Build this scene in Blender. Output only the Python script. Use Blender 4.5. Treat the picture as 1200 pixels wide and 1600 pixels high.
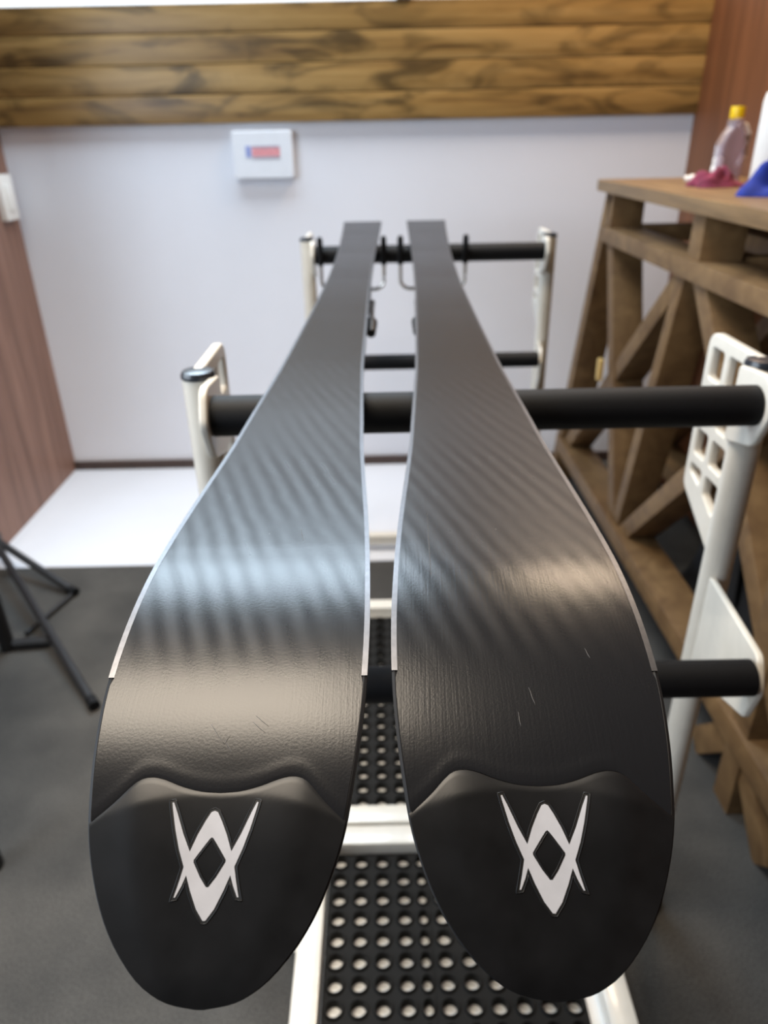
import bpy, bmesh, math, random
from mathutils import Vector, Matrix
random.seed(7)
for o in list(bpy.data.objects): bpy.data.objects.remove(o)
scene = bpy.context.scene
col = scene.collection
H = 1.05                                   # camera height above the carpet

# ------------------------------------------------------------------ camera
cam = bpy.data.cameras.new('camera'); camo = bpy.data.objects.new('camera', cam); col.objects.link(camo)
cam.sensor_fit = 'VERTICAL'; cam.sensor_height = 36.0; cam.lens = 1132/1600*36.0
camo.matrix_world = Matrix.Translation((0, 0, H)) @ (Matrix.Rotation(math.radians(90-27.3), 4, 'X') @ Matrix.Rotation(-.02, 4, 'Z'))
cam.clip_start = .01
cam.dof.use_dof = True; cam.dof.focus_distance = .325; cam.dof.aperture_fstop = 8.5
scene.camera = camo

# ------------------------------------------------------------------ world, exposure
w = bpy.data.worlds.new('world'); scene.world = w; w.use_nodes = True
w.node_tree.nodes['Background'].inputs[0].default_value = (.75, .85, 1, 1)
w.node_tree.nodes['Background'].inputs[1].default_value = .25
vs = scene.view_settings
vs.view_transform = 'Standard'; vs.look = 'None'; vs.gamma = 1; vs.use_curve_mapping = False
vs.exposure = 0.6

def area(name, loc, rot, sx, sy, power, colr, spread=180):
    l = bpy.data.lights.new(name, 'AREA'); l.shape = 'RECTANGLE'; l.size = sx; l.size_y = sy
    l.energy = power; l.color = colr; l.spread = math.radians(spread)
    o = bpy.data.objects.new(name, l); col.objects.link(o); o.location = loc; o.rotation_euler = rot
    return o
CEIL = 2.45
# fixtures of the room: LED panels on the ceiling, plus an added, unseen window on the left for cool fill
PANELS = [  # x, y, z, tilt, sx, sy, power, colour, spread
    ('cool_panel', -.50, 1.98, 2.20, 30, 1.15, .66, 22, (.68, .85, 1.0), 140),
    ('warm_panel', -.56, .63, CEIL-.045, 0, 1.0, .66, 16, (1.0, .86, .69), 110),
    ('table_panel', .70, 2.02, CEIL-.045, 0, .34, .50, 12, (1.0, .78, .56), 150),
]
for n, x, y, z, tl, sx, sy, p, c, sp in PANELS:
    area(n, (x, y, z), (math.radians(-tl), 0, 0), sx, sy, p, c, sp)
area('side_fill', (-1.70, -.05, 1.50), (0, math.radians(-90), 0), 1.25, 1.9, 40, (.76, .87, 1.0))  # added cool fill from the left, no such source in view

# ------------------------------------------------------------------ helpers
def link(o, parent=None):
    col.objects.link(o)
    if parent is not None: o.parent = parent
    return o
def tag(o, label=None, cat=None, group=None, kind=None):
    if label: o['label'] = label
    if cat: o['category'] = cat
    if group: o['group'] = group
    if kind: o['kind'] = kind
    return o
def empty(name, loc=(0, 0, 0), rz=0, label=None, cat=None, group=None):
    o = bpy.data.objects.new(name, None); o.empty_display_size = .05
    o.location = loc; o.rotation_euler = (0, 0, rz); col.objects.link(o)
    return tag(o, label, cat, group)
def mesh_obj(name, me, mat, parent=None, loc=None, smooth=False):
    if mat is not None and len(me.materials) == 0: me.materials.append(mat)
    if smooth:
        for p in me.polygons: p.use_smooth = True
    o = bpy.data.objects.new(name, me)
    link(o, parent)
    if loc is not None: o.location = loc
    return o
def from_bm(name, bm, mat, parent=None, smooth=False, loc=None, auto=None):
    me = bpy.data.meshes.new(name); bmesh.ops.recalc_face_normals(bm, faces=bm.faces); bm.to_mesh(me); bm.free()
    o = mesh_obj(name, me, mat, parent, loc, smooth or auto is not None)
    if auto is not None: sharp(me, auto)
    return o
def sharp(me, deg):
    bm = bmesh.new(); bm.from_mesh(me); a = math.radians(deg)
    for e in bm.edges:
        if len(e.link_faces) == 2 and e.calc_face_angle(0) > a: e.smooth = False
    bm.to_mesh(me); bm.free()
def add_box(bm, lo, hi, bev=0.0, mtx=None):
    c = [(a+b)/2 for a, b in zip(lo, hi)]; s = [abs(b-a) for a, b in zip(lo, hi)]
    r = bmesh.ops.create_cube(bm, size=1)
    vs_ = r['verts']
    bmesh.ops.scale(bm, vec=s, verts=vs_); bmesh.ops.translate(bm, vec=c, verts=vs_)
    if bev > 0:
        es = list({e for v in vs_ for e in v.link_edges})
        rr = bmesh.ops.bevel(bm, geom=es, offset=bev, segments=2, affect='EDGES', profile=.6)
        vs_ = list({v for f in rr['faces'] for v in f.verts} | {v for v in vs_ if v.is_valid})
    if mtx is not None: bmesh.ops.transform(bm, matrix=mtx, verts=vs_)
    return vs_
def box(name, lo, hi, mat, parent=None, bev=0.0, loc=None):
    bm = bmesh.new(); add_box(bm, lo, hi, bev)
    return from_bm(name, bm, mat, parent, loc=loc, auto=40 if bev else None)
def add_tube(bm, pts, r, n=16, caps=True):
    """tube swept along a list of points"""
    P = [Vector(p) for p in pts]; rings = []
    R = r if isinstance(r, (list, tuple)) else [r]*len(P)
    up = Vector((0, 0, 1))
    for i, p in enumerate(P):
        t = (P[min(i+1, len(P)-1)]-P[max(i-1, 0)]).normalized()
        a = t.cross(up)
        if a.length < 1e-3: a = t.cross(Vector((1, 0, 0)))
        a.normalize(); b = t.cross(a).normalized()
        rings.append([bm.verts.new(p+(a*math.cos(2*math.pi*k/n)+b*math.sin(2*math.pi*k/n))*R[i]) for k in range(n)])
    for A, B in zip(rings, rings[1:]):
        for k in range(n): bm.faces.new((A[k], A[(k+1) % n], B[(k+1) % n], B[k]))
    if caps: bm.faces.new(rings[0][::-1]); bm.faces.new(rings[-1])
def tube(name, pts, r, mat, parent=None, n=16):
    bm = bmesh.new(); add_tube(bm, pts, r, n)
    return from_bm(name, bm, mat, parent, auto=50)
def beam(name, p0, p1, w_, d_, mat, parent, bev=.002):
    """box beam between two points; w_ is the width in the plane, d_ the depth along X"""
    p0, p1 = Vector(p0), Vector(p1); t = p1-p0; L = t.length; t.normalize()
    x = Vector((1, 0, 0)); x = (x-t*x.dot(t)).normalized(); y = t.cross(x)
    m = Matrix((x, y, t)).transposed().to_4x4(); m.translation = (p0+p1)/2
    bm = bmesh.new(); add_box(bm, (-d_/2, -w_/2, -L/2), (d_/2, w_/2, L/2), bev)
    o = from_bm(name, bm, mat, parent, auto=40); o.matrix_local = m
    return o
def lathe(name, prof, mat, parent=None, n=28, loc=None):
    bm = bmesh.new(); rings = []
    for r, z in prof:
        rings.append([bm.verts.new((r*math.cos(2*math.pi*k/n), r*math.sin(2*math.pi*k/n), z)) for k in range(n)])
    for A, B in zip(rings, rings[1:]):
        for k in range(n): bm.faces.new((A[k], A[(k+1) % n], B[(k+1) % n], B[k]))
    bm.faces.new(rings[0][::-1]); bm.faces.new(rings[-1])
    return from_bm(name, bm, mat, parent, loc=loc, auto=45)
def round_poly(pts, r, n=5):
    out = []; N = len(pts)
    for i in range(N):
        p = Vector(pts[i]).to_2d(); a = Vector(pts[i-1]).to_2d(); b = Vector(pts[(i+1) % N]).to_2d()
        ri = r[i] if isinstance(r, (list, tuple)) else r
        u = (a-p); v = (b-p); lu, lv = u.length, v.length; u.normalize(); v.normalize()
        ang = u.angle(v); d = min(ri/math.tan(ang/2), lu*.48, lv*.48)
        A = p+u*d; B = p+v*d
        for k in range(n+1):
            t = k/n; out.append(tuple(A*(1-t)**2+p*2*t*(1-t)+B*t*t))
    return out
def flat_mesh(outline, holes, thick, bevel=0.0):
    """plate cut from a 2-D outline with holes; returns a mesh in the xy plane, centred on z = 0"""
    cu = bpy.data.curves.new('c', 'CURVE'); cu.dimensions = '2D'; cu.fill_mode = 'BOTH'
    cu.extrude = max(thick/2-bevel, 1e-5); cu.bevel_depth = bevel; cu.bevel_resolution = 2
    for pl in [outline]+list(holes):
        sp = cu.splines.new('POLY'); sp.points.add(len(pl)-1); sp.use_cyclic_u = True
        for q, p in zip(sp.points, pl): q.co = (p[0], p[1], 0, 1)
    o = bpy.data.objects.new('c', cu); col.objects.link(o)
    dg = bpy.context.evaluated_depsgraph_get(); me = bpy.data.meshes.new_from_object(o.evaluated_get(dg))
    bpy.data.objects.remove(o); bpy.data.curves.remove(cu); me.materials.clear()
    return me
def copy_tree(o, parent=None):
    c = o.copy(); col.objects.link(c); c.parent = parent
    for ch in o.children: copy_tree(ch, c)
    return c

# ------------------------------------------------------------------ materials
def srgb(r, g, b):
    f = lambda v: (v/255/12.92) if v/255 <= .04045 else ((v/255+.055)/1.055)**2.4
    return (f(r), f(g), f(b), 1)
class NT:
    def __init__(s, name):
        s.m = bpy.data.materials.new(name); s.m.use_nodes = True; s.t = s.m.node_tree; s.b = s.t.nodes['Principled BSDF']
    def n(s, kind, **kw):
        nd = s.t.nodes.new(kind)
        for k, v in kw.items():
            if k in nd.inputs.keys(): nd.inputs[k].default_value = v
            else: setattr(nd, k, v)
        return nd
    def l(s, a, ao, b, bi): s.t.links.new(a.outputs[ao], b.inputs[bi]); return s
    def coord(s, scale=(1, 1, 1), rot=(0, 0, 0), rnd=False, kind='Object'):
        tc = s.n('ShaderNodeTexCoord'); mp = s.n('ShaderNodeMapping')
        mp.inputs['Scale'].default_value = scale; mp.inputs['Rotation'].default_value = rot
        s.l(tc, kind, mp, 'Vector')
        if rnd:
            oi = s.n('ShaderNodeObjectInfo'); ma = s.n('ShaderNodeMath', operation='MULTIPLY'); ma.inputs[1].default_value = 37
            s.l(oi, 'Random', ma, 0); s.l(ma, 0, mp, 'Location')
        return mp
    def ramp(s, src, so, stops):
        r = s.n('ShaderNodeValToRGB'); e = r.color_ramp.elements
        while len(e) < len(stops): e.new(.5)
        for el, (p, c) in zip(e, stops): el.position = p; el.color = c if len(c) == 4 else (*c, 1)
        s.l(src, so, r, 'Fac'); return r
    def bump(s, src, so, strength, dist=.001):
        bp = s.n('ShaderNodeBump', Strength=strength, Distance=dist); s.l(src, so, bp, 'Height'); return bp
def plain(name, c, rough=.5, metal=0.0, var=.12, scale=30, bump=0.0, spec=.5, coat=0.0, rnd=False):
    t = NT(name); mp = t.coord((scale,)*3, rnd=rnd); nz = t.n('ShaderNodeTexNoise', Scale=1.0, Detail=4.0); t.l(mp, 0, nz, 'Vector')
    c = srgb(*c); lo = tuple(v*(1-var) for v in c[:3]); hi = tuple(min(1, v*(1+var)) for v in c[:3])
    r = t.ramp(nz, 'Fac', [(.3, lo), (.7, hi)]); t.l(r, 'Color', t.b, 'Base Color')
    t.b.inputs['Roughness'].default_value = rough; t.b.inputs['Metallic'].default_value = metal
    t.b.inputs['Specular IOR Level'].default_value = spec; t.b.inputs['Coat Weight'].default_value = coat
    if bump: t.l(t.bump(nz, 'Fac', bump), 0, t.b, 'Normal')
    return t.m
def wood(name, stops, grain=(1, 14, 14), knots=0.0, rough=.5, scale=3.0, spec=.4):
    """grain runs along local X"""
    t = NT(name); mp = t.coord(grain, rnd=True)
    n1 = t.n('ShaderNodeTexNoise', Scale=scale, Detail=6.0, Roughness=.6, Distortion=.6); t.l(mp, 0, n1, 'Vector')
    r = t.ramp(n1, 'Fac', stops); last = r
    if knots:
        mp2 = t.coord((1.6, 5, 5), rnd=True); n2 = t.n('ShaderNodeTexNoise', Scale=2.6, Detail=3.0, Distortion=1.2); t.l(mp2, 0, n2, 'Vector')
        k = t.ramp(n2, 'Fac', [(.46, (1, 1, 1)), (.68, (1-knots,)*3)])
        mx = t.n('ShaderNodeMix', data_type='RGBA', blend_type='MULTIPLY'); mx.inputs[0].default_value = 1
        t.t.links.new(r.outputs[0], mx.inputs[6]); t.t.links.new(k.outputs[0], mx.inputs[7])
        t.t.links.new(mx.outputs[2], t.b.inputs['Base Color'])
    else: t.l(r, 'Color', t.b, 'Base Color')
    t.b.inputs['Roughness'].default_value = rough; t.b.inputs['Specular IOR Level'].default_value = spec
    t.l(t.bump(n1, 'Fac', .25, .002), 0, t.b, 'Normal')
    return t.m

M = {}
M['wall'] = plain('white_wall_paint', (224, 226, 233), .75, var=.02, scale=3)
M['sheet'] = plain('white_floor_sheet', (204, 207, 214), .6, var=.02, scale=4)
M['ceiling'] = plain('ceiling_paint', (72, 66, 60), .9, var=.03)
M['dark_wall'] = plain('rear_wall_paint', (70, 66, 62), .9, var=.1, scale=3)
M['carpet'] = None
M['veneer'] = wood('brown_veneer', [(.3, srgb(104, 76, 64)), (.5, srgb(130, 98, 84)), (.7, srgb(148, 114, 98))], (9, 9, .5), rough=.5, scale=2.5)
M['veneer_r'] = wood('red_brown_veneer', [(.3, srgb(92, 56, 34)), (.55, srgb(116, 72, 44)), (.75, srgb(134, 86, 54))], (9, 9, .5), rough=.5, scale=2.5)
M['board'] = wood('stained_pine_board', [(.25, srgb(104, 76, 42)), (.48, srgb(146, 114, 64)), (.72, srgb(168, 136, 84))], (.9, 16, 16), knots=.68, rough=.38, scale=2.2)
M['beam'] = wood('stained_bench_timber', [(.25, srgb(82, 58, 34)), (.5, srgb(108, 82, 52)), (.75, srgb(128, 100, 66))], (6, 6, 6), rough=.55, scale=3)
M['top'] = wood('bench_top_timber', [(.25, srgb(94, 72, 46)), (.5, srgb(122, 95, 62)), (.75, srgb(142, 112, 72))], (12, 1, 12), rough=.42, scale=3)
M['pale_wood'] = plain('pale_pine', (222, 190, 120), .6)
M['white_paint'] = plain('white_powder_coat', (206, 201, 190), .32, var=.03, scale=60, coat=.25)
M['foam'] = plain('black_foam_grip', (7, 8, 11), .65, var=.2, scale=200, bump=.1, spec=.25)
M['cap'] = plain('dark_plastic_cap', (38, 42, 48), .25, var=.1)
M['rubber'] = plain('black_rubber_mat', (14, 13, 11), .75, var=.25, scale=90, spec=.25)
M['panel'] = plain('white_platform_panel', (250, 250, 248), .4, var=.03)
M['black_metal'] = plain('black_metal', (24, 24, 26), .45, var=.15)
M['chrome'] = plain('polished_wire', (215, 212, 205), .18, 1.0, var=.04)
M['grey_trim'] = plain('dark_brown_skirting', (66, 50, 44), .55)
M['switch'] = plain('white_switch_plastic', (236, 236, 232), .3, var=.02)
M['sign'] = plain('white_sign_plastic', (226, 230, 236), .35, var=.02)
M['red_print'] = plain('faded_red_print', (224, 142, 148), .6, var=.25, scale=150)
M['blue_print'] = plain('faded_blue_print', (146, 158, 208), .6, var=.2, scale=150)
M['grey_print'] = plain('faded_grey_print', (150, 140, 160), .6, var=.2, scale=150)

t = NT('dark_carpet'); mp = t.coord((1, 1, 1)); n1 = t.n('ShaderNodeTexNoise', Scale=420.0, Detail=3.0); n2 = t.n('ShaderNodeTexNoise', Scale=7.0, Detail=5.0)
t.l(mp, 0, n1, 'Vector'); t.l(mp, 0, n2, 'Vector')
r1 = t.ramp(n1, 'Fac', [(.3, srgb(58, 57, 56)), (.7, srgb(94, 93, 91))]); r2 = t.ramp(n2, 'Fac', [(.3, (.62, .62, .62)), (.7, (1, .98, .95))])
mx = t.n('ShaderNodeMix', data_type='RGBA', blend_type='MULTIPLY'); mx.inputs[0].default_value = 1
t.t.links.new(r1.outputs[0], mx.inputs[6]); t.t.links.new(r2.outputs[0], mx.inputs[7]); t.t.links.new(mx.outputs[2], t.b.inputs['Base Color'])
t.b.inputs['Roughness'].default_value = .95; t.b.inputs['Specular IOR Level'].default_value = .1
t.l(t.bump(n1, 'Fac', .6, .003), 0, t.b, 'Normal'); M['carpet'] = t.m

# ski running base: black polyethylene with a diagonal stone-ground structure
def ski_base_mat():
    t = NT('black_ski_base')
    mp = t.coord((1, 1, 1)); fine = t.coord((900, 26, 40))
    wn = t.n('ShaderNodeTexNoise', Scale=26.0, Detail=2.0); t.l(mp, 0, wn, 'Vector')
    dp = t.n('ShaderNodeVectorMath', operation='DOT_PRODUCT'); dp.inputs[1].default_value = (1, .36, 0); t.l(mp, 0, dp, 0)
    wa = t.n('ShaderNodeMath', operation='MULTIPLY_ADD'); wa.inputs[1].default_value = .006; t.l(wn, 'Fac', wa, 0); t.t.links.new(dp.outputs['Value'], wa.inputs[2])
    wm = t.n('ShaderNodeMath', operation='MULTIPLY'); wm.inputs[1].default_value = 2*math.pi/.0125; t.l(wa, 0, wm, 0)
    ws_ = t.n('ShaderNodeMath', operation='SINE'); t.l(wm, 0, ws_, 0)
    wv = t.n('ShaderNodeMapRange'); wv.inputs['From Min'].default_value = -1
    sep = t.n('ShaderNodeSeparateXYZ'); t.l(mp, 0, sep, 0)
    mk = t.n('ShaderNodeMapRange', interpolation_type='SMOOTHSTEP'); mk.inputs['From Min'].default_value = -.425; mk.inputs['From Max'].default_value = -.365; t.l(sep, 'Y', mk, 'Value')
    an = t.n('ShaderNodeTexNoise', Scale=17.0, Detail=3.0); t.l(mp, 0, an, 'Vector')
    amp = t.n('ShaderNodeMapRange'); amp.inputs['From Min'].default_value = .32; amp.inputs['From Max'].default_value = .68; t.l(an, 'Fac', amp, 'Value')
    mf = t.n('ShaderNodeMapRange', interpolation_type='SMOOTHSTEP'); mf.inputs['From Min'].default_value = -.36; mf.inputs['From Max'].default_value = .15; mf.inputs['To Min'].default_value = 1; mf.inputs['To Max'].default_value = .15; t.l(sep, 'Y', mf, 'Value')
    m0 = t.n('ShaderNodeMath', operation='MULTIPLY'); t.l(mk, 0, m0, 0); t.l(mf, 0, m0, 1)
    m1 = t.n('ShaderNodeMath', operation='MULTIPLY'); t.l(m0, 0, m1, 0); t.l(amp, 0, m1, 1)
    m2 = t.n('ShaderNodeMath', operation='MULTIPLY'); t.l(m1, 0, m2, 0); t.l(ws_, 0, m2, 1)
    t.l(m2, 0, wv, 'Value')
    fn = t.n('ShaderNodeTexNoise', Scale=1.0, Detail=3.0); t.l(fine, 0, fn, 'Vector')
    spk = t.n('ShaderNodeTexVoronoi', Scale=75.0); t.l(mp, 0, spk, 'Vector')
    big = t.n('ShaderNodeTexNoise', Scale=22.0, Detail=5.0); t.l(mp, 0, big, 'Vector')
    grit = t.n('ShaderNodeTexNoise', Scale=900.0, Detail=2.0); t.l(mp, 0, grit, 'Vector')
    r = t.ramp(spk, 'Distance', [(.0, (.14, .13, .12)), (.030, (.14, .13, .12)), (.042, (.0085, .0085, .0095)), (1, (.0085, .0085, .0095))])
    gate = t.ramp(big, 'Fac', [(.55, (0, 0, 0)), (.62, (1, 1, 1))])
    mxc = t.n('ShaderNodeMix', data_type='RGBA'); mxc.inputs[6].default_value = (.0085, .0085, .0095, 1)
    t.t.links.new(gate.outputs[0], mxc.inputs[0]); t.t.links.new(r.outputs[0], mxc.inputs[7]); t.t.links.new(mxc.outputs[2], t.b.inputs['Base Color'])
    rr = t.n('ShaderNodeMapRange'); rr.inputs['To Min'].default_value = .20; rr.inputs['To Max'].default_value = .30
    mxf = t.n('ShaderNodeMath', operation='ADD'); mxf.inputs[1].default_value = 0
    a = t.n('ShaderNodeMath', operation='MULTIPLY'); a.inputs[1].default_value = .65; t.l(wv, 0, a, 0)
    b = t.n('ShaderNodeMath', operation='MULTIPLY'); b.inputs[1].default_value = .35; t.l(big, 'Fac', b, 0)
    t.l(a, 0, mxf, 0); t.l(b, 0, mxf, 1); t.l(mxf, 0, rr, 'Value'); t.l(rr, 0, t.b, 'Roughness')
    b2 = t.bump(fn, 'Fac', .10, .0004); b3 = t.bump(grit, 'Fac', .12, .0003)
    t.l(b2, 0, b3, 'Normal'); t.l(b3, 0, t.b, 'Normal')
    sm = t.n('ShaderNodeMapRange'); sm.inputs['From Min'].default_value = .2; sm.inputs['From Max'].default_value = .8; sm.inputs['To Min'].default_value = .20; sm.inputs['To Max'].default_value = .36
    t.l(wv, 0, sm, 'Value'); t.l(sm, 0, t.b, 'Specular IOR Level')
    return t.m
M['ski_base'] = ski_base_mat()
M['ski_tip'] = plain('black_tip_plastic', (15, 15, 16), .36, var=.3, scale=70, bump=.05, spec=.28)
M['ski_side'] = plain('black_ski_sidewall', (20, 20, 22), .55, spec=.2)
M['groove'] = plain('dark_logo_groove', (8, 8, 8), .45)
M['logo'] = plain('satin_white_logo', (170, 169, 172), .38, var=.05, scale=120)
M['steel'] = plain('ground_steel_edge', (98, 98, 101), .40, 1.0, var=.10, scale=300)
M['scratch'] = plain('scraped_base', (62, 58, 54), .45)
M['binding'] = plain('black_binding_plastic', (16, 16, 17), .4)

# ------------------------------------------------------------------ the room
XL, XR, YB, YF, XLL = -1.112, .935, 2.42, -1.9, -1.76
def struct(name, lo, hi, mat, bev=0): return tag(box(name, lo, hi, M[mat], bev=bev), kind='structure')
struct('floor', (XLL, YF, -.05), (XR+.1, YB+.1, 0), 'carpet')
struct('ceiling', (XLL, YF, CEIL), (XR+.1, YB+.1, CEIL+.05), 'ceiling')
struct('wall_back', (XLL, YB, 0), (XR+.1, YB+.1, CEIL), 'wall')
struct('wall_right', (XR, YF, 0), (XR+.1, YB, CEIL), 'veneer_r')
struct('wall_rear', (XLL, YF-.1, 0), (XR+.1, YF, CEIL), 'dark_wall')
struct('wall_left', (XLL, 1.77, 0), (XL, YB, CEIL), 'veneer')['label'] = 'brown wood veneer partition at the left of the white wall'
# left wall with an opening for the added window
wl = empty('wall_side'); wl['kind'] = 'structure'
for nm, lo, hi in (('wall_panel', (XLL-.1, YF, 0), (XLL, YB, .8)), ('wall_panel', (XLL-.1, YF, 2.2), (XLL, YB, CEIL)),
                   ('wall_panel', (XLL-.1, YF, .8), (XLL, -1.05, 2.2)), ('wall_panel', (XLL-.1, .95, .8), (XLL, YB, 2.2))):
    box(nm, lo, hi, M['wall'], wl)
wf = empty('fill_window', (XLL, -.05, .8)); wf['kind'] = 'structure'  # unseen window, added around the side fill light
for lo, hi in (((-.07, -1, 0), (-.02, -.95, 1.4)), ((-.07, .95, 0), (-.02, 1, 1.4)), ((-.07, -.95, 0), (-.02, .95, .05)), ((-.07, -.95, 1.35), (-.02, .95, 1.4)), ((-.065, -.025, .05), (-.025, .025, 1.35))):
    box('window_frame', lo, hi, M['switch'], wf, .004)
w2 = empty('window_2', (-.50, YB, 1.70)); w2['kind'] = 'structure'
for lo, hi in (((-.605, -.03, -.312), (-.56, 0, .325)), ((.56, -.03, -.312), (.605, 0, .325)), ((-.56, -.03, .28), (.56, 0, .325))):
    box('window_frame', lo, hi, M['switch'], w2, .004)
t = NT('daylit_blind'); t.b.inputs['Base Color'].default_value = (.6, .6, .6, 1); t.b.inputs['Emission Color'].default_value = (.80, .90, 1, 1); t.b.inputs['Emission Strength'].default_value = .85
box('window_blind', (-.56, -.012, -.312), (.56, 0, .28), t.m, w2)
struct('baseboard_back', (XL, YB-.012, .0), (XR, YB, .032), 'grey_trim')
sh = box('floor_sheet', (XL, 1.735, .0005), (.50, YB-.013, .0025), M['sheet']); tag(sh, 'white sheet laid on the floor along the white wall', 'floor sheet')

# pine boards along the back wall
bd = empty('wall_boards', (0, YB, 0), label='four stained knotty pine boards running along the top of the white wall', cat='wall panelling')
zs = [.0465, .1195, .194, .268, .336]
for i in range(4):
    bm = bmesh.new(); add_box(bm, (XL, -.022, H+zs[i]+.0003), (XR, 0, H+zs[i+1]-.0003), .004)
    from_bm('board', bm, M['board'], bd, auto=40)

# white wall above the boards stays white; small junction box with a faded sticker
sg = empty('sign_box', (-.337, YB, H-.038), label='white box with a red and blue sticker on the white wall', cat='sign box')
me = flat_mesh(round_poly([(-.086, -.061), (.086, -.061), (.086, .061), (-.086, .061)], .006), [], .026, .003)
for v in me.vertices: v.co = (v.co.x, -.013+v.co.z, v.co.y)
mesh_obj('cover', me, M['sign'], sg)
stk = empty('sticker'); stk.parent = sg
bm = bmesh.new(); add_box(bm, (-.050, -.0272, -.006), (-.034, -.0262, .024)); from_bm('blue_emblem', bm, M['blue_print'], stk)
for k in range(6):
    x0 = -.031+k*.0138
    bm = bmesh.new(); add_box(bm, (x0, -.0272, -.004), (x0+.0118, -.0262, .018)); from_bm('red_mark', bm, M['red_print'], stk)
bm = bmesh.new(); add_box(bm, (-.031, -.0272, .0195), (.051, -.0262, .0235)); from_bm('grey_line', bm, M['grey_print'], stk)
bm = bmesh.new(); add_box(bm, (-.031, -.0272, -.010), (.051, -.0262, -.007)); from_bm('grey_line', bm, M['grey_print'], stk)

sw = empty('light_switch', (XL, 2.345, H-.137), label='small white switch on the brown panel by the wall corner', cat='switch')
bm = bmesh.new(); add_box(bm, (0, -.04, -.062), (.022, .04, .062), .004); from_bm('housing', bm, M['switch'], sw, auto=40)
bm = bmesh.new(); add_box(bm, (.022, -.02, -.035), (.028, .02, .035), .002); from_bm('rocker', bm, M['switch'], sw, auto=40)

# ceiling fixtures (housings around the panel lights)
for n, x, y, z, tl, sx, sy, p, c, sp in PANELS:
    e = empty('ceiling_light', (x, y, z), 0, {'cool_panel': 'large cool white tilted ceiling panel light above the white floor sheet', 'warm_panel': 'warm ceiling panel light above the ski tips', 'table_panel': 'narrow warm ceiling panel light above the wooden bench'}[n], 'ceiling light')
    e.rotation_euler = (math.radians(-tl), 0, 0)
    box('housing', (-sx/2-.02, -sy/2-.02, .004), (sx/2+.02, sy/2+.02, .044), M['switch'], e, .003)
    if tl:
        for sx_ in (-1, 1): tube('hanger', [(sx_*sx*.4, 0, .04), (sx_*sx*.4, -(CEIL-z)*math.sin(math.radians(tl)), (CEIL-z)*math.cos(math.radians(tl)))], .008, M['black_metal'], e, 10)

# ------------------------------------------------------------------ skis
def prof_table():
    pts = [(.345, H-.2062)]
    xs = [0, .02, .045, .075, .095, .12, .145, .165, .30]; an = [1, 5, 9, 12.5, 17, 23.5, 31, 34.5, 36]
    def ip(v, X, Y):
        if v <= X[0]: return Y[0]
        for a, b, c, d in zip(X, X[1:], Y, Y[1:]):
            if v <= b: return c+(d-c)*(v-a)/(b-a)
        return Y[-1]
    s = 0; ds = .001
    while s < .2112:
        a = math.radians(ip(s, xs, an)); y, z = pts[-1]; pts.append((y-ds*math.cos(a), z-ds*math.sin(a))); s += ds
    pts = pts[::-1]
    far = [(.36, -.206), (.45, -.2062), (.6, -.207), (.75, -.209), (.87, -.211), (1.02, -.213), (1.3, -.215), (1.6, -.213), (1.76, -.2085), (1.85, -.205), (2.0, -.196), (2.06, -.192)]
    pts += [(y, H+z) for y, z in far]
    S = [0]
    for a, b in zip(pts, pts[1:]): S.append(S[-1]+math.hypot(b[0]-a[0], b[1]-a[1]))
    return ip, S, [p[0] for p in pts], [p[1] for p in pts]
ip, PS, PY, PZ = prof_table()
def smooth_ip(v, X, Y):
    """Catmull-Rom style interpolation"""
    n = len(X)
    if v <= X[0]: return Y[0]
    if v >= X[-1]: return Y[-1]
    i = max(k for k in range(n-1) if X[k] <= v)
    def sl(k):
        if k <= 0: return (Y[1]-Y[0])/(X[1]-X[0])
        if k >= n-1: return (Y[-1]-Y[-2])/(X[-1]-X[-2])
        return (Y[k+1]-Y[k-1])/(X[k+1]-X[k-1])
    h = X[i+1]-X[i]; t = (v-X[i])/h
    return ((2*t**3-3*t*t+1)*Y[i]+(t**3-2*t*t+t)*h*sl(i)+(-2*t**3+3*t*t)*Y[i+1]+(t**3-t*t)*h*sl(i+1))
WS = [0, .0012, .003, .008, .0165, .025, .034, .0435, .053, .063, .073, .082, .092, .104, .115, .128, .146, .163, .183, .208, .2375, .268, .32, .376, .436, .507, .60, .72, .88, 1.09, 1.375, 1.56, 1.75, 1.905]
WW = [.004, .0195, .0310, .0475, .0645, .077, .0868, .0947, .1010, .1058, .1090, .1117, .1143, .1168, .1187, .1200, .1209, .1211, .1204, .1191, .1169, .1138, .1075, .1012, .0970, .0922, .0867, .0835, .080, .0765, .078, .084, .0915, .099]
LEN = 1.905
def hw(s): return smooth_ip(s, WS, WW)/2
BU = [0, .15, .3, .45, .55, .65, .8, .9, 1]; BV = [.0740, .0746, .0766, .0796, .0805, .0790, .0715, .067, .063]
def bnd(u): return smooth_ip(abs(u), BU, BV)
def facet(u): return .0735-.0105*u*u
def pos(s, x, off=0.0):
    """point on the running base: s along the ski from the tip, x across, off along the normal"""
    y, z = ip(s, PS, PY), ip(s, PS, PZ); y2, z2 = ip(s+.004, PS, PY), ip(s+.004, PS, PZ)
    if s+.004 > PS[-1]: y2, z2 = y+.004, z
    L = math.hypot(y2-y, z2-z); ty, tz = (y2-y)/L, (z2-z)/L
    return Vector((x, y-tz*off, z+ty*off))
def off_base(s, u):
    d = s-bnd(u)
    return .00013*math.exp(-((d-.0042)/.0030)**2)-.00012*math.exp(-(d/.0007)**2)
def off_tip(s, u):
    b, c = bnd(u), facet(u); k = .15
    hf = k*max(0, b-c)
    o = k*max(0, b-s) if s > c else hf*(s/c)**1.2
    e = min(1, s/.012)                       # rounded rim at the very tip
    return min(o, hf)-.0012*(1-e)**2
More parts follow.
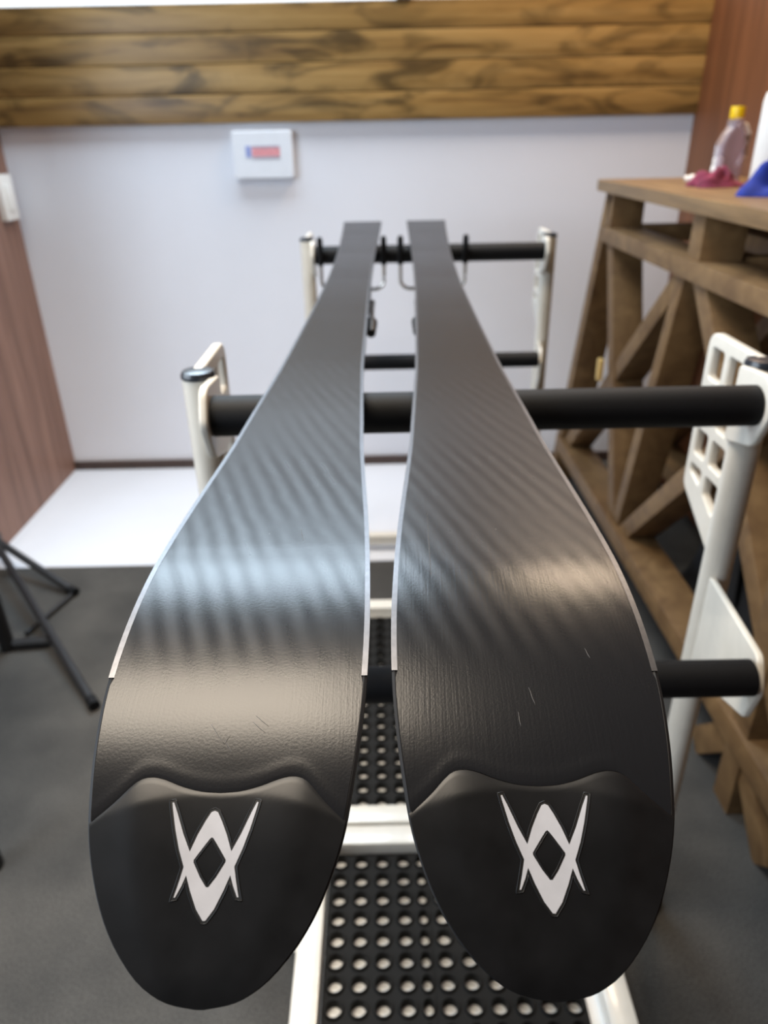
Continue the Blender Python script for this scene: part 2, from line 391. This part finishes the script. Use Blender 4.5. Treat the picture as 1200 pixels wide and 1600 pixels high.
def thick(s): return ip(s, [0, .06, .15, .5, .9, 1.5, 1.8, 1.905], [.004, .005, .0065, .0112, .014, .0105, .0085, .006])
EDGE0 = .127
def make_ski(name, x0, slope, wscale, mirror, label):
    yb = .674; zc = H-.2072-.0115
    root = empty(name, (x0+slope*yb, yb, zc), -math.atan(slope), label, 'ski', 'pair of skis on the rack')
    org = Vector((0, yb, zc))
    U = [math.sin(math.pi/2*k/24)*.35+k/24*.65 for k in range(-24, 25)]
    ew = .0027
    def halfw(s): return hw(s)*wscale
    # running base ---------------------------------------------------------------
    St = [.07]; s = .07
    while s < LEN-1e-6:
        s += .0007 if s < .086 else .0018 if s < .11 else (.004 if s < .32 else .012); St.append(min(s, LEN))
    bm = bmesh.new(); rows = []
    for S in St:
        row = []
        for u in U:
            k = max(0, 1-(S-.07)/.07)**2; s = S+(bnd(u)-.07)*k
            h = halfw(s)-(ew if s >= EDGE0 else .0016)
            row.append(bm.verts.new(pos(s, u*h, off_base(s, u))-org))
        rows.append(row)
    for A, B in zip(rows, rows[1:]):
        for k in range(len(U)-1): bm.faces.new((A[k], A[k+1], B[k+1], B[k]))
    o = from_bm('running_base', bm, M['ski_base'], root, smooth=True); o['label'] = 'black ground running base'
    # tip piece ------------------------------------------------------------------
    bm = bmesh.new(); rows = []; NT_ = 72
    for i in range(NT_+1):
        f = (i/NT_)**1.35; row = []
        for u in U:
            s = f*bnd(u)
            row.append(bm.verts.new(pos(s, u*(halfw(s)-.0006), off_tip(s, u)-(.0003 if i == NT_ else 0))-org))
        rows.append(row)
    for A, B in zip(rows, rows[1:]):
        for k in range(len(U)-1): bm.faces.new((A[k], A[k+1], B[k+1], B[k]))
    tip = from_bm('tip_protector', bm, M['ski_tip'], root, smooth=True); tip['label'] = 'black plastic tip protector with white emblem'
    # body: sidewalls, rim and top sheet (facing down) -------------------------------
    SB = [0, .0006, .0012, .002, .003, .0045, .0065, .009, .012]; s = .012
    while s < LEN-1e-6:
        s += .004 if s < .32 else .015; SB.append(min(s, LEN))
    bm = bmesh.new(); rows = []
    for s in SB:
        h = halfw(s); t_ = thick(s); e = off_tip(s, 1) if s < .03 else 0
        inn = max(h-.0032, 0)
        sec = [(inn, -.0009+e), (h-.0012, -.0002+e), (h, -.0007+e), (h, -t_*.75), (h-.004 if h > .006 else h*.5, -t_)]
        sec = [(-a, b) for a, b in sec]+[(a, b) for a, b in reversed(sec)]
        rows.append([bm.verts.new(pos(s, a, b)-org) for a, b in sec])
    for A, B in zip(rows, rows[1:]):
        for k in range(len(A)-1): bm.faces.new((A[k], A[k+1], B[k+1], B[k]))
    bm.faces.new(rows[-1]); bm.faces.new(rows[0])
    body = from_bm('ski_body', bm, M['ski_side'], root, auto=40); body['label'] = 'dark sidewalls and top sheet facing down'
    # steel edges ------------------------------------------------------------------
    for sg_ in (-1, 1):
        bm = bmesh.new(); rows = []; s = EDGE0
        SE = []
        while s < LEN-.01: SE.append(s); s += .004 if s < .32 else .015
        for s in SE:
            h = halfw(s)+.0001
            rows.append([bm.verts.new(pos(s, sg_*a, b)-org) for a, b in ((h-ew, -.001), (h-ew, .00012), (h, .00012), (h, -.0021), (h-ew, -.0021))])
        for A, B in zip(rows, rows[1:]):
            for k in range(5): bm.faces.new((A[k], A[(k+1) % 5], B[(k+1) % 5], B[k]))
        bm.faces.new(rows[0]); bm.faces.new(rows[-1])
        from_bm('steel_edge', bm, M['steel'], root, auto=30)
    # emblem -----------------------------------------------------------------------
    half = [(0, 67), (1.3, 66.5), (3.2, 63.3), (5.8, 58.1), (8.2, 52.0), (11.5, 58.3), (15, 66.3), (16.9, 70.2), (17.5, 70.1), (17.1, 68.2), (14.9, 60), (12.6, 53), (9.9, 46.6), (11.1, 41.3), (12.5, 36.0), (11.9, 36.1), (10, 40), (8.6, 43.7), (6.4, 38.2), (3.4, 32), (.5, 28.2)]
    inner = [(0, 57.2), (.7, 56.7), (2.4, 54.5), (6.3, 49.1), (6.3, 48.2), (3.2, 43), (.5, 39.5)]
    cx = 1.9 if mirror else -1.3
    def sym(h): return [(x, y) for x, y in h]+[(-x, y) for x, y in reversed(h) if x > 0]
    def resamp(pl, d=.8):
        out = []
        for a, b in zip(pl, pl[1:]+pl[:1]):
            n = max(1, int(math.hypot(b[0]-a[0], b[1]-a[1])/d))
            out += [(a[0]+(b[0]-a[0])*i/n, a[1]+(b[1]-a[1])*i/n) for i in range(n)]
        return out
    def offset(pl, d):
        out = []; n = len(pl)
        for i in range(n):
            a, p, b = Vector(pl[i-1]), Vector(pl[i]), Vector(pl[(i+1) % n])
            n1 = Vector(((p-a).y, -(p-a).x)).normalized(); n2 = Vector(((b-p).y, -(b-p).x)).normalized()
            m = n1+n2
            if m.length < .3: m = n1
            m = m.normalized()*min(1/max(.35, m.normalized().dot(n1)), 2.2)
            out.append(tuple(p+m*d))
        return out
    def clockwise(pl): return sum(a[0]*b[1]-b[0]*a[1] for a, b in zip(pl, pl[1:]+pl[:1])) < 0
    def grow(pl, d): return offset(pl, -d if clockwise(pl) else d)
    O = sym(half); I = sym(inner)
    def sheet(nm, outl, holes, off, mat, parent):
        me = flat_mesh(resamp(outl), [resamp(h) for h in holes], .0002, 0)
        bm = bmesh.new(); bm.from_mesh(me)
        bmesh.ops.subdivide_edges(bm, edges=[e for e in bm.edges if e.calc_length() > 3], cuts=3, use_grid_fill=True)
        bmesh.ops.triangulate(bm, faces=bm.faces)
        for v in bm.verts:
            x = (v.co.x+cx)/1000; s = v.co.y/1000; u = x/halfw(s)
            v.co = pos(s, x, off_tip(s, u)+off+(.00004 if v.co.z > 0 else -.0006))-org
        return from_bm(nm, bm, mat, parent)
    gr = sheet('emblem_groove', grow(O, .95), [grow(I, -.75)], .00004, M['groove'], tip)
    lg = sheet('emblem', O, [I], .00010, M['logo'], tip); lg['label'] = 'white arrow-like emblem set into the tip'
    # raised burr running round the groove
    for pl, d in ((O, 1.05), (I, -.85)):
        bm = bmesh.new(); q = [((x+cx)/1000, y/1000) for x, y in resamp(grow(pl, d), 1.0)]
        P = [pos(s, x, off_tip(s, x/halfw(s))+.00003)-org for x, s in q]; P.append(P[0].copy())
        add_tube(bm, P, .00024, 6, False); from_bm('groove_rim', bm, M['ski_tip'], tip, smooth=True)
    # scratches in the base
    scr = [(-.008, .103, -.001, .094), (-.001, .094, .001, .098), (.010, .104, .016, .099), (.011, .107, .017, .102), (.003, .090, -.001, .096), (.020, .232, .017, .247)] if not mirror else [(.001, .118, .003, .109), (-.005, .106, -.0045, .099), (-.041, .262, -.0405, .190), (.030, .140, .0315, .134)]
    for x0_, s0_, x1_, s1_ in scr:
        bm = bmesh.new(); add_tube(bm, [pos(s0_+(s1_-s0_)*q/8, x0_+(x1_-x0_)*q/8+.0001*math.sin(q), .00002)-org for q in range(9)], [.00005+.00012*math.sin(math.pi*(q+.5)/9) for q in range(9)], 6)
        from_bm('scratch', bm, M['scratch'], root, smooth=True)
    # binding, hanging below -------------------------------------------------------------
    b = empty('binding'); b.parent = root
    def bx(nm, s0, s1, w0, z0, z1, bev=.006):
        bm = bmesh.new(); p = pos((s0+s1)/2, 0)-org
        add_box(bm, (-w0/2, p.y-(s1-s0)/2, p.z+z1), (w0/2, p.y+(s1-s0)/2, p.z+z0), bev)
        return from_bm(nm, bm, M['binding'], b, auto=40)
    bx('binding_plate', .78, 1.36, .066, -.010, -.026, .003)
    bx('toe_piece', .80, .92, .070, -.024, -.062, .010)
    bx('heel_piece', 1.17, 1.36, .066, -.024, -.075, .012)
    bx('brake_pedal', 1.08, 1.17, .056, -.024, -.034, .003)
    for sg_ in (-1, 1):
        bm = bmesh.new(); p = pos(1.05, 0)-org
        xx = sg_*(.0425 if not mirror else .036)
        add_tube(bm, [(sg_*.03, p.y+.06, p.z-.03), (xx, p.y+.04, p.z-.026), (xx, p.y-.03, p.z-.020), (xx, p.y-.10, p.z-.028)], .0035, 8)
        add_tube(bm, [(xx, p.y-.09, p.z-.026), (xx, p.y-.10, p.z-.028), (xx, p.y-.135, p.z-.036)], [.005, .009, .007], 10)
        from_bm('brake_arm', bm, M['binding'], b, auto=50)
    return root
make_ski('ski', -.0728, .016, .990, False, 'left one of two black skis lying base up, warm glare across its shovel')
make_ski('ski', .0535, .035, 1.010, True, 'right one of two black skis lying base up, nearer the wooden bench')

# ------------------------------------------------------------------ ski rack
rack = empty('ski_rack', (.10, .715, 0), 0, 'white tubular rack with black foam bars carrying both skis', 'ski rack')
RX, RY = .10, .715
def half_frame(dx, dy, front):
    def L(x, y, z): return (x+dx, y-RY+dy, z)
    hwid = .285
    for sg_ in (-1, 1):
        x = sg_*hwid
        p = tube('post', [L(x, RY, .0), L(x, RY, H-.212)], .0165, M['white_paint'], rack, 24)
        c = lathe('post_cap', [(.0150, 0), (.0172, .001), (.0172, .004), (.0155, .0075), (.010, .009), (.001, .0093)], M['cap'], p); c.location = L(x, RY, H-.212)
        # perforated plate behind the post
        yA, yB = .012, .114; zt = H-.205; zb = H-.405
        outl = round_poly([(yA-.01, zt), (yB, zt), (yB, zb+.012), (yA-.01, zb-.045)], [.002, .016, .016, .002])
        holes = []
        rows = [(-.216, -.256), (-.265, -.305), (-.314, -.350), (-.359, -.392)]
        for k, (z1, z0) in enumerate(rows):
            for (a, b_) in ((yA+.012, yA+.050), (yA+.058, yB-.009)):
                lo = z0
                if k == 3: lo = z0-.012 if a < .05 else z0+.008
                holes.append(round_poly([(a, H+lo), (b_, H+lo+(.010 if k == 3 and a > .05 else (.018 if k == 3 else 0))), (b_, H+z1), (a, H+z1)], .008))
        me = flat_mesh(outl, holes, .011, .0025)
        for v in me.vertices: v.co = (v.co.z, v.co.x, v.co.y)
        o = mesh_obj('side_plate', me, M['white_paint'], rack, L(x, RY, 0), True); sharp(me, 45)
        # bracket carrying the upper bar
        yb = .674-RY
        me = flat_mesh(round_poly([(.004, H-.213), (yb-.012, H-.208), (yb-.027, H-.240), (yb-.008, H-.278), (.006, H-.292)], [.004, .016, .016, .016, .004]), [], .008, .002)
        for v in me.vertices: v.co = (v.co.z, v.co.x, v.co.y)
        mesh_obj('bar_bracket', me, M['white_paint'], rack, L(x-sg_*.016, RY, 0), True); sharp(me, 45)
        # swept plate carrying the lower bar
        me = flat_mesh(round_poly([(-.010, H-.458), (-.188, H-.432), (-.208, H-.457), (-.192, H-.500), (-.010, H-.590)], [.002, .012, .012, .012, .002]), [], .007, .0018)
        for v in me.vertices: v.co = (v.co.z, v.co.x, v.co.y)
        lb = mesh_obj('lower_bracket', me, M['white_paint'], rack, L(x-sg_*.006, RY, 0), True); sharp(me, 45); lb.rotation_euler = (0, 0, sg_*math.radians(-10.5))
        # foot
        lathe('foot', [(.026, 0), (.028, .004), (.026, .018), (.019, .024)], M['foam'], rack).location = L(x, RY, 0)
    xe = hwid-.021
    b1 = tube('foam_bar', [L(-xe, .674, H-.2387), L(xe, .674, H-.2387)], .020, M['foam'], rack, 32)
    b2 = tube('foam_bar', [L(-xe+.027, .524, H-.451), L(xe-.027, .524, H-.451)], .0172, M['foam'], rack, 28)
    bm = bmesh.new(); add_box(bm, L(-hwid, RY-.015, .02), L(hwid, RY+.015, .05), .003); from_bm('cross_beam', bm, M['white_paint'], rack, auto=40)
half_frame(0, 0, True)
half_frame(.017, 1.089, False)
# platform: two frames with white panels, mats on top
def plat(y0, y1):
    def L(x, y, z): return (x-RX, y-RY, z)
    xa, xb = -.128, .294; tw = .034; z0, z1 = .066, .100
    for a in (xa, xb-tw):
        bm = bmesh.new(); add_box(bm, L(a, y0, z0), L(a+tw, y1, z1), .004); from_bm('side_rail', bm, M['white_paint'], rack, auto=40)
    for a in (y0, y1-tw):
        bm = bmesh.new(); add_box(bm, L(xa+tw, a, z0), L(xb-tw, a+tw, z1), .004); from_bm('cross_rail', bm, M['white_paint'], rack, auto=40)
    bm = bmesh.new(); add_box(bm, L(xa+tw, y0+tw, .067), L(xb-tw, y1-tw, .0715)); from_bm('platform_panel', bm, M['panel'], rack)
    for a in (xa+.004, xb-.032):
        for b_ in (y0+.01, y1-.04):
            bm = bmesh.new(); add_box(bm, L(a, b_, 0), L(a+.028, b_+.028, z0), .003); from_bm('platform_leg', bm, M['white_paint'], rack, auto=40)
plat(.20, .779)
plat(.784, 1.40)
# slanted brace beside the near platform
tube('brace', [(-.128-RX+.004, .60-RY, .083), (-.185-RX, .70-RY, .19)], .0125, M['white_paint'], rack, 16)
# wire cradles hooked on the rear bar
for xc, hx in ((-.061, .072), (.123, .074)):
    yy = 1.763-.030
    g = empty('ski_cradle'); g.parent = rack
    zt, zb = H-.203, H-.312
    P = [(xc-hx, zt), (xc-hx, zb+.03)]
    for k in range(9):
        a = math.pi+math.pi*k/8/1.0
        P.append((xc-hx+.022+.022*math.cos(math.pi+math.pi/2*k/8), zb+.022+.022*math.sin(math.pi+math.pi/2*k/8)))
    for k in range(9):
        P.append((xc+hx-.022+.022*math.cos(-math.pi/2+math.pi/2*k/8), zb+.022+.022*math.sin(-math.pi/2+math.pi/2*k/8)))
    P += [(xc+hx, zb+.03), (xc+hx, zt)]
    bm = bmesh.new(); add_tube(bm, [(x-RX, yy-RY, z) for x, z in P], .0042, 10); from_bm('wire', bm, M['chrome'], g, auto=50)
    for sx in (-1, 1):
        lathe('rubber_sleeve', [(.0055, 0), (.0068, .004), (.0068, .052), (.006, .060), (.002, .063)], M['foam'], g, 14).location = (xc+sx*hx-RX, yy-RY, zt-.055)

# ------------------------------------------------------------------ rubber mats with round holes
def make_mat(name, xs, ys, rx, loc_z, label, group):
    """xs: column centres (x, pitch); ys: row centres; built as one sheet with through holes and raised rings"""
    bm = bmesh.new(); T = .015; n = 16; R = .0098
    for (x, px) in xs:
        for y in ys:
            a, b_ = px/2, .0295/2; rr = min(R, a*.68)
            def sq(k):
                c, s_ = math.cos(2*math.pi*k/n), math.sin(2*math.pi*k/n); m = max(abs(c), abs(s_)); return (x+a*c/m, y+b_*s_/m)
            ring = lambda r1, z: [bm.verts.new((x+(r1*rr/R)*math.cos(2*math.pi*k/n), y+r1*math.sin(2*math.pi*k/n), z)) for k in range(n)]
            sqv = [bm.verts.new((*sq(k), T-.0035)) for k in range(n)]
            r1 = ring(R*1.36, T-.0035); r2 = ring(R*1.22, T); r3 = ring(R*1.05, T); r4 = ring(R, T-.004); r5 = ring(R*.98, 0)
            sqb = [bm.verts.new((*sq(k), 0)) for k in range(n)]
            Rs = [sqv, r1, r2, r3, r4, r5, sqb]
            for A, B in zip(Rs, Rs[1:]):
                for k in range(n): bm.faces.new((A[k], A[(k+1) % n], B[(k+1) % n], B[k]))
    x0 = xs[0][0]-xs[0][1]/2; x1 = xs[-1][0]+xs[-1][1]/2; y0 = ys[0]-.01475; y1 = ys[-1]+.01475
    bmesh.ops.remove_doubles(bm, verts=bm.verts, dist=1e-5)
    for a, b_ in (((x0, y0), (x1, y0)), ((x1, y0), (x1, y1)), ((x1, y1), (x0, y1)), ((x0, y1), (x0, y0))):
        q = [bm.verts.new((*a, 0)), bm.verts.new((*b_, 0)), bm.verts.new((*b_, T-.0035)), bm.verts.new((*a, T-.0035))]; bm.faces.new(q)
    o = from_bm(name, bm, M['rubber'], auto=50); o.location = (0, 0, loc_z)
    return tag(o, label, 'rubber mat', group)
p = .0311
colsL = [(-.0755, p), (-.0444, p), (-.0133, p), (.0178, p), (.0436, .0205)]
colsR = [(.0700, p), (.1011, p), (.1322, p), (.1633, p), (.1944, p), (.2255, p)]
rowsA = [.726-.0295*k for k in range(17)][::-1]
rowsB = [.836+.0295*k for k in range(18)]
make_mat('rubber_mat', colsL, rowsA, 0, .0716, 'perforated black rubber mat on the near white platform, left of the seam', 'perforated mats on the rack platform')
make_mat('rubber_mat', colsR, rowsA, 0, .0716, 'perforated black rubber mat on the near white platform, below the right ski tip', 'perforated mats on the rack platform')
make_mat('rubber_mat', colsL+[(.0700, p), (.1011, p), (.1322, p), (.1633, p), (.1944, p), (.2255, p)], rowsB, 0, .0716, 'perforated black rubber mat on the far platform, seen between the skis', 'perforated mats on the rack platform')

# ------------------------------------------------------------------ lattice bench along the right wall
bench = empty('workbench', (.58, 1.2, 0), 0, 'brown wooden bench with a crossed lattice side along the right wall', 'workbench')
def BP(x, y, z): return (x-.58, y-1.2, z)
bm = bmesh.new(); add_box(bm, BP(.563, .25, H-.130), BP(XR-.004, 2.03, H-.103), .003); from_bm('bench_top', bm, M['top'], bench, auto=40)
def lattice(x, d=.080):
    zr, zb = H-.228, .150
    B_ = lambda nm, y0, z0, y1, z1, wd, dd=d, xo=0: beam(nm, BP(x+d/2+xo, y0, z0), BP(x+d/2+xo, y1, z1), wd, dd, M['beam'], bench)
    B_('bench_leg', 1.972, H-.1305, 2.285, .005, .048)          # splayed end leg
    B_('bench_post', 1.955, H-.1305, 1.955, zr, .045)
    B_('bench_post', 1.400, H-.1305, 1.400, zr, .055)
    B_('bench_post', .895, H-.1305, .895, .0, .055)
    B_('bench_leg', .40, H-.1305, .26, .005, .050)
    B_('top_rail', .30, zr, 1.995, zr, .036, d+.006, -.004)
    B_('bottom_rail', .27, zb, 2.235, zb, .046, d+.006, -.004)
    B_('lattice_bar', 1.945, zr, 1.640, zb, .044, d-.004, .003)
    B_('lattice_bar', 1.450, zr, 1.625, zb, .040, d-.004, .003)
    B_('lattice_bar', 1.445, zr, 2.185, zb, .044, d-.008, .006)
    B_('lattice_bar', 1.385, zr, .715, zb, .044, d-.004, .003)
    B_('lattice_bar', 1.590, zb, .905, zr, .044, d-.008, .006)
    B_('lattice_bar', .880, zr, .42, zb, .044, d-.008, .006)
    B_('foot_strut', .905, .150, 1.03, .012, .052, d-.004, .003)
    B_('foot_strut', .905, .150, .76, .012, .052, d-.004, .003)
lattice(.58); lattice(.850)
for y in (1.955, 1.400, .895):
    bm = bmesh.new(); add_box(bm, BP(.664, y-.020, H-.245), BP(.848, y+.020, H-.205), .002); from_bm('tie_rail', bm, M['beam'], bench, auto=40)
for (y, z, x) in ((1.850, H-.548, .578), (1.545, H-.190, .850)):
    bm = bmesh.new(); add_box(bm, BP(x-.012, y-.012, z-.028), BP(x, y+.012, z+.028), .002); from_bm('wooden_block', bm, M['pale_wood'], bench, auto=40)

# things standing on the bench
ZT = H-.103
M['clear'] = None
t = NT('cloudy_clear_plastic'); t.b.inputs['Base Color'].default_value = srgb(205, 190, 200); t.b.inputs['Roughness'].default_value = .22
t.b.inputs['Transmission Weight'].default_value = .75; t.b.inputs['IOR'].default_value = 1.15; M['clear'] = t.m
M['yellow'] = plain('yellow_cap', (246, 202, 8), .35, var=.05)
M['milk'] = plain('milky_white_plastic', (232, 228, 222), .35, var=.02)
M['maroon'] = plain('maroon_cloth', (120, 44, 68), .9, var=.3, scale=60, bump=.4)
M['blue'] = plain('blue_cloth', (12, 38, 128), .85, var=.25, scale=60, bump=.4)
bt = empty('plastic_bottle', (.762, 1.735, ZT), .1, 'clear plastic bottle with a yellow cap standing on the bench', 'bottle')
me = flat_mesh(round_poly([(-.034, .008), (.024, .008), (.026, .085), (.018, .118), (.007, .136), (.007, .152), (-.007, .152), (-.007, .136), (-.022, .118), (-.034, .095)], [.008, .008, .012, .012, .006, .002, .002, .006, .012, .012]),
               [], .050, .008)
for v in me.vertices: v.co = (v.co.x, v.co.z, v.co.y)
mesh_obj('bottle_body', me, M['clear'], bt, None, True); sharp(me, 40)
# loop handle on its side
tube('handle', [(.012, 0, .146), (.034, 0, .140), (.047, 0, .120), (.047, 0, .070), (.034, 0, .046)], .0075, M['milk'], bt, 10)
lathe('cap', [(.0190, 0), (.0200, .002), (.0200, .024), (.018, .028), (.002, .0285)], M['yellow'], bt).location = (0, 0, .158)
bt.scale = (.72, .72, .80)
wb = empty('white_bottle', (.745, 1.50, ZT), 0, 'tall white plastic bottle standing behind the blue cloth on the bench', 'bottle')
lathe('bottle_body', [(.036, 0), (.039, .004), (.039, .150), (.036, .163), (.022, .176), (.0145, .181), (.0145, .190)], M['milk'], wb, 32)
lathe('cap', [(.0165, 0), (.017, .002), (.016, .024), (.012, .027), (.002, .0275)], M['milk'], wb).location = (0, 0, .190)
def cloth(name, loc, rx, ry, hgt, mat, seed, label, cat):
    rnd = random.Random(seed); n, m = 44, 22
    ph = [rnd.uniform(0, 6.28) for _ in range(8)]
    bm = bmesh.new(); rows = []
    for i in range(m+1):
        f = i/m; row = []
        for k in range(n):
            a = 2*math.pi*k/n
            rad = 1+.16*math.sin(3*a+ph[0])+.10*math.sin(5*a+ph[1])
            prof = (1-f**2.4)
            z = hgt*prof*(.72+.28*math.sin(4*a+ph[2]+3*f))*(1+.16*math.sin(7*f*2+2*a+ph[3]))
            x_ = rx*rad*f*math.cos(a)+rx*.12*math.sin(6*f+ph[4]); y_ = ry*rad*f*math.sin(a)+ry*.12*math.sin(5*f+ph[5])
            row.append(bm.verts.new((x_, y_, max(z, 0)+.0015)))
        rows.append(row)
    for A, B in zip(rows[1:], rows[2:]):
        for k in range(n): bm.faces.new((A[k], A[(k+1) % n], B[(k+1) % n], B[k]))
    c = bm.verts.new((rows[0][0].co.x, rows[0][0].co.y, sum(v.co.z for v in rows[1])/n))
    for k in range(n): bm.faces.new((c, rows[1][k], rows[1][(k+1) % n]))
    for v in rows[0]: bm.verts.remove(v)
    base = [bm.verts.new((v.co.x, v.co.y, 0)) for v in rows[-1]]
    for k in range(n): bm.faces.new((rows[-1][k], rows[-1][(k+1) % n], base[(k+1) % n], base[k]))
    bm.faces.new(base)
    o = from_bm(name, bm, M[mat], smooth=True); o.location = (*loc, ZT)
    return tag(o, label, cat)
M['bag'] = plain('black_bag_fabric', (18, 18, 20), .8, var=.3, scale=40, bump=.3)
bg = cloth('storage_bag', (.757, 1.33), .062, .20, .30, 'bag', 11, 'slumped black bag on the carpet under the lattice bench', 'bag'); bg.location.z = 0
cloth('maroon_cloth', (.708, 1.655), .054, .050, .034, 'maroon', 4, 'crumpled maroon cloth on the bench in front of the clear bottle', 'cloth')
cloth('blue_cloth', (.700, 1.400), .050, .050, .060, 'blue', 5, 'crumpled blue cloth on the bench in front of the white bottle', 'cloth')
tb = empty('small_tube', (.722, 1.765, ZT), 0, 'small white tube lying on the bench at the edge of the maroon cloth', 'tube')
bm = bmesh.new(); add_tube(bm, [(-.022, .012, .010), (.018, -.008, .010)], [.0085, .0095], 14); from_bm('tube_body', bm, M['milk'], tb, auto=40)
bm = bmesh.new(); add_tube(bm, [(-.033, .0175, .010), (-.022, .012, .010)], [.006, .0065], 14); from_bm('cap', bm, M['milk'], tb, auto=40)
jr = empty('small_jar', (.742, 1.740, ZT), 0, 'small white jar on the bench between the maroon cloth and clear bottle', 'jar')
lathe('jar_body', [(.012, 0), (.014, .002), (.014, .034), (.011, .040)], M['milk'], jr, 20)
lathe('lid', [(.0125, 0), (.013, .002), (.012, .012), (.002, .013)], M['milk'], jr, 20).location = (0, 0, .040)

# ------------------------------------------------------------------ black stands on the carpet at the left edge
st = empty('folding_stand', (-1.08, 1.752, 0), 0, 'thin black metal stand with spread low legs by the brown partition', 'stand')
S_ = lambda x, y, z: (x+1.08, y-1.752, z)
tube('pole', [S_(-1.08, 1.752, .03), S_(-1.08, 1.752, 1.15)], .011, M['black_metal'], st, 12)
lathe('hub', [(.016, 0), (.022, .004), (.022, .05), (.016, .054)], M['black_metal'], st, 16).location = (0, 0, .05)
for q in ((-.812, 1.592, .012), (-.612, 1.162, .012)):
    d = Vector((q[0]+1.08, q[1]-1.752, 0)).normalized()*.02
    tube('leg', [S_(-1.08+d.x, 1.752+d.y, .085), S_(*q)], .010, M['black_metal'], st, 12)
    bm = bmesh.new(); add_tube(bm, [S_(q[0]-d.x, q[1]-d.y, .014), S_(q[0]+d.x*.3, q[1]+d.y*.3, .0125)], .0122, 12); from_bm('rubber_foot', bm, M['foam'], st, auto=45)
tube('leg', [S_(-1.08, 1.732, .085), S_(-1.088, 1.50, .012)], .010, M['black_metal'], st, 12)
tube('shadow_strip', [S_(-.815, 1.588, .009), S_(-.865, 1.42, .009)], .006, M['black_metal'], st, 10)  # dark tube on the carpet standing in for a thin shadow at the leg
sl = empty('black_table', (-1.02, .975, 0), 0, 'black table at the left edge with only its straight legs in view', 'table')
Q = lambda x, y, z: (x+1.02, y-.975, z)
C4 = [(-.652, .795), (-.888, 1.372), (-1.41, 1.16), (-1.17, .58)]
for x, y in C4:
    tube('leg', [Q(x, y, 0), Q(x, y, .60)], .0165, M['black_metal'], sl, 16)
tube('foot_bar', [Q(-.872, 1.372, .014), Q(-.790, 1.380, .014)], .012, M['black_metal'], sl, 12)
me = flat_mesh(round_poly([(x+1.02, y-.975) for x, y in [(-.615, .775), (-.870, 1.41), (-1.445, 1.18), (-1.19, .545)]], .03), [], .025, .004)
for v in me.vertices: v.co.z += .6125
mesh_obj('table_top', me, M['black_metal'], sl)
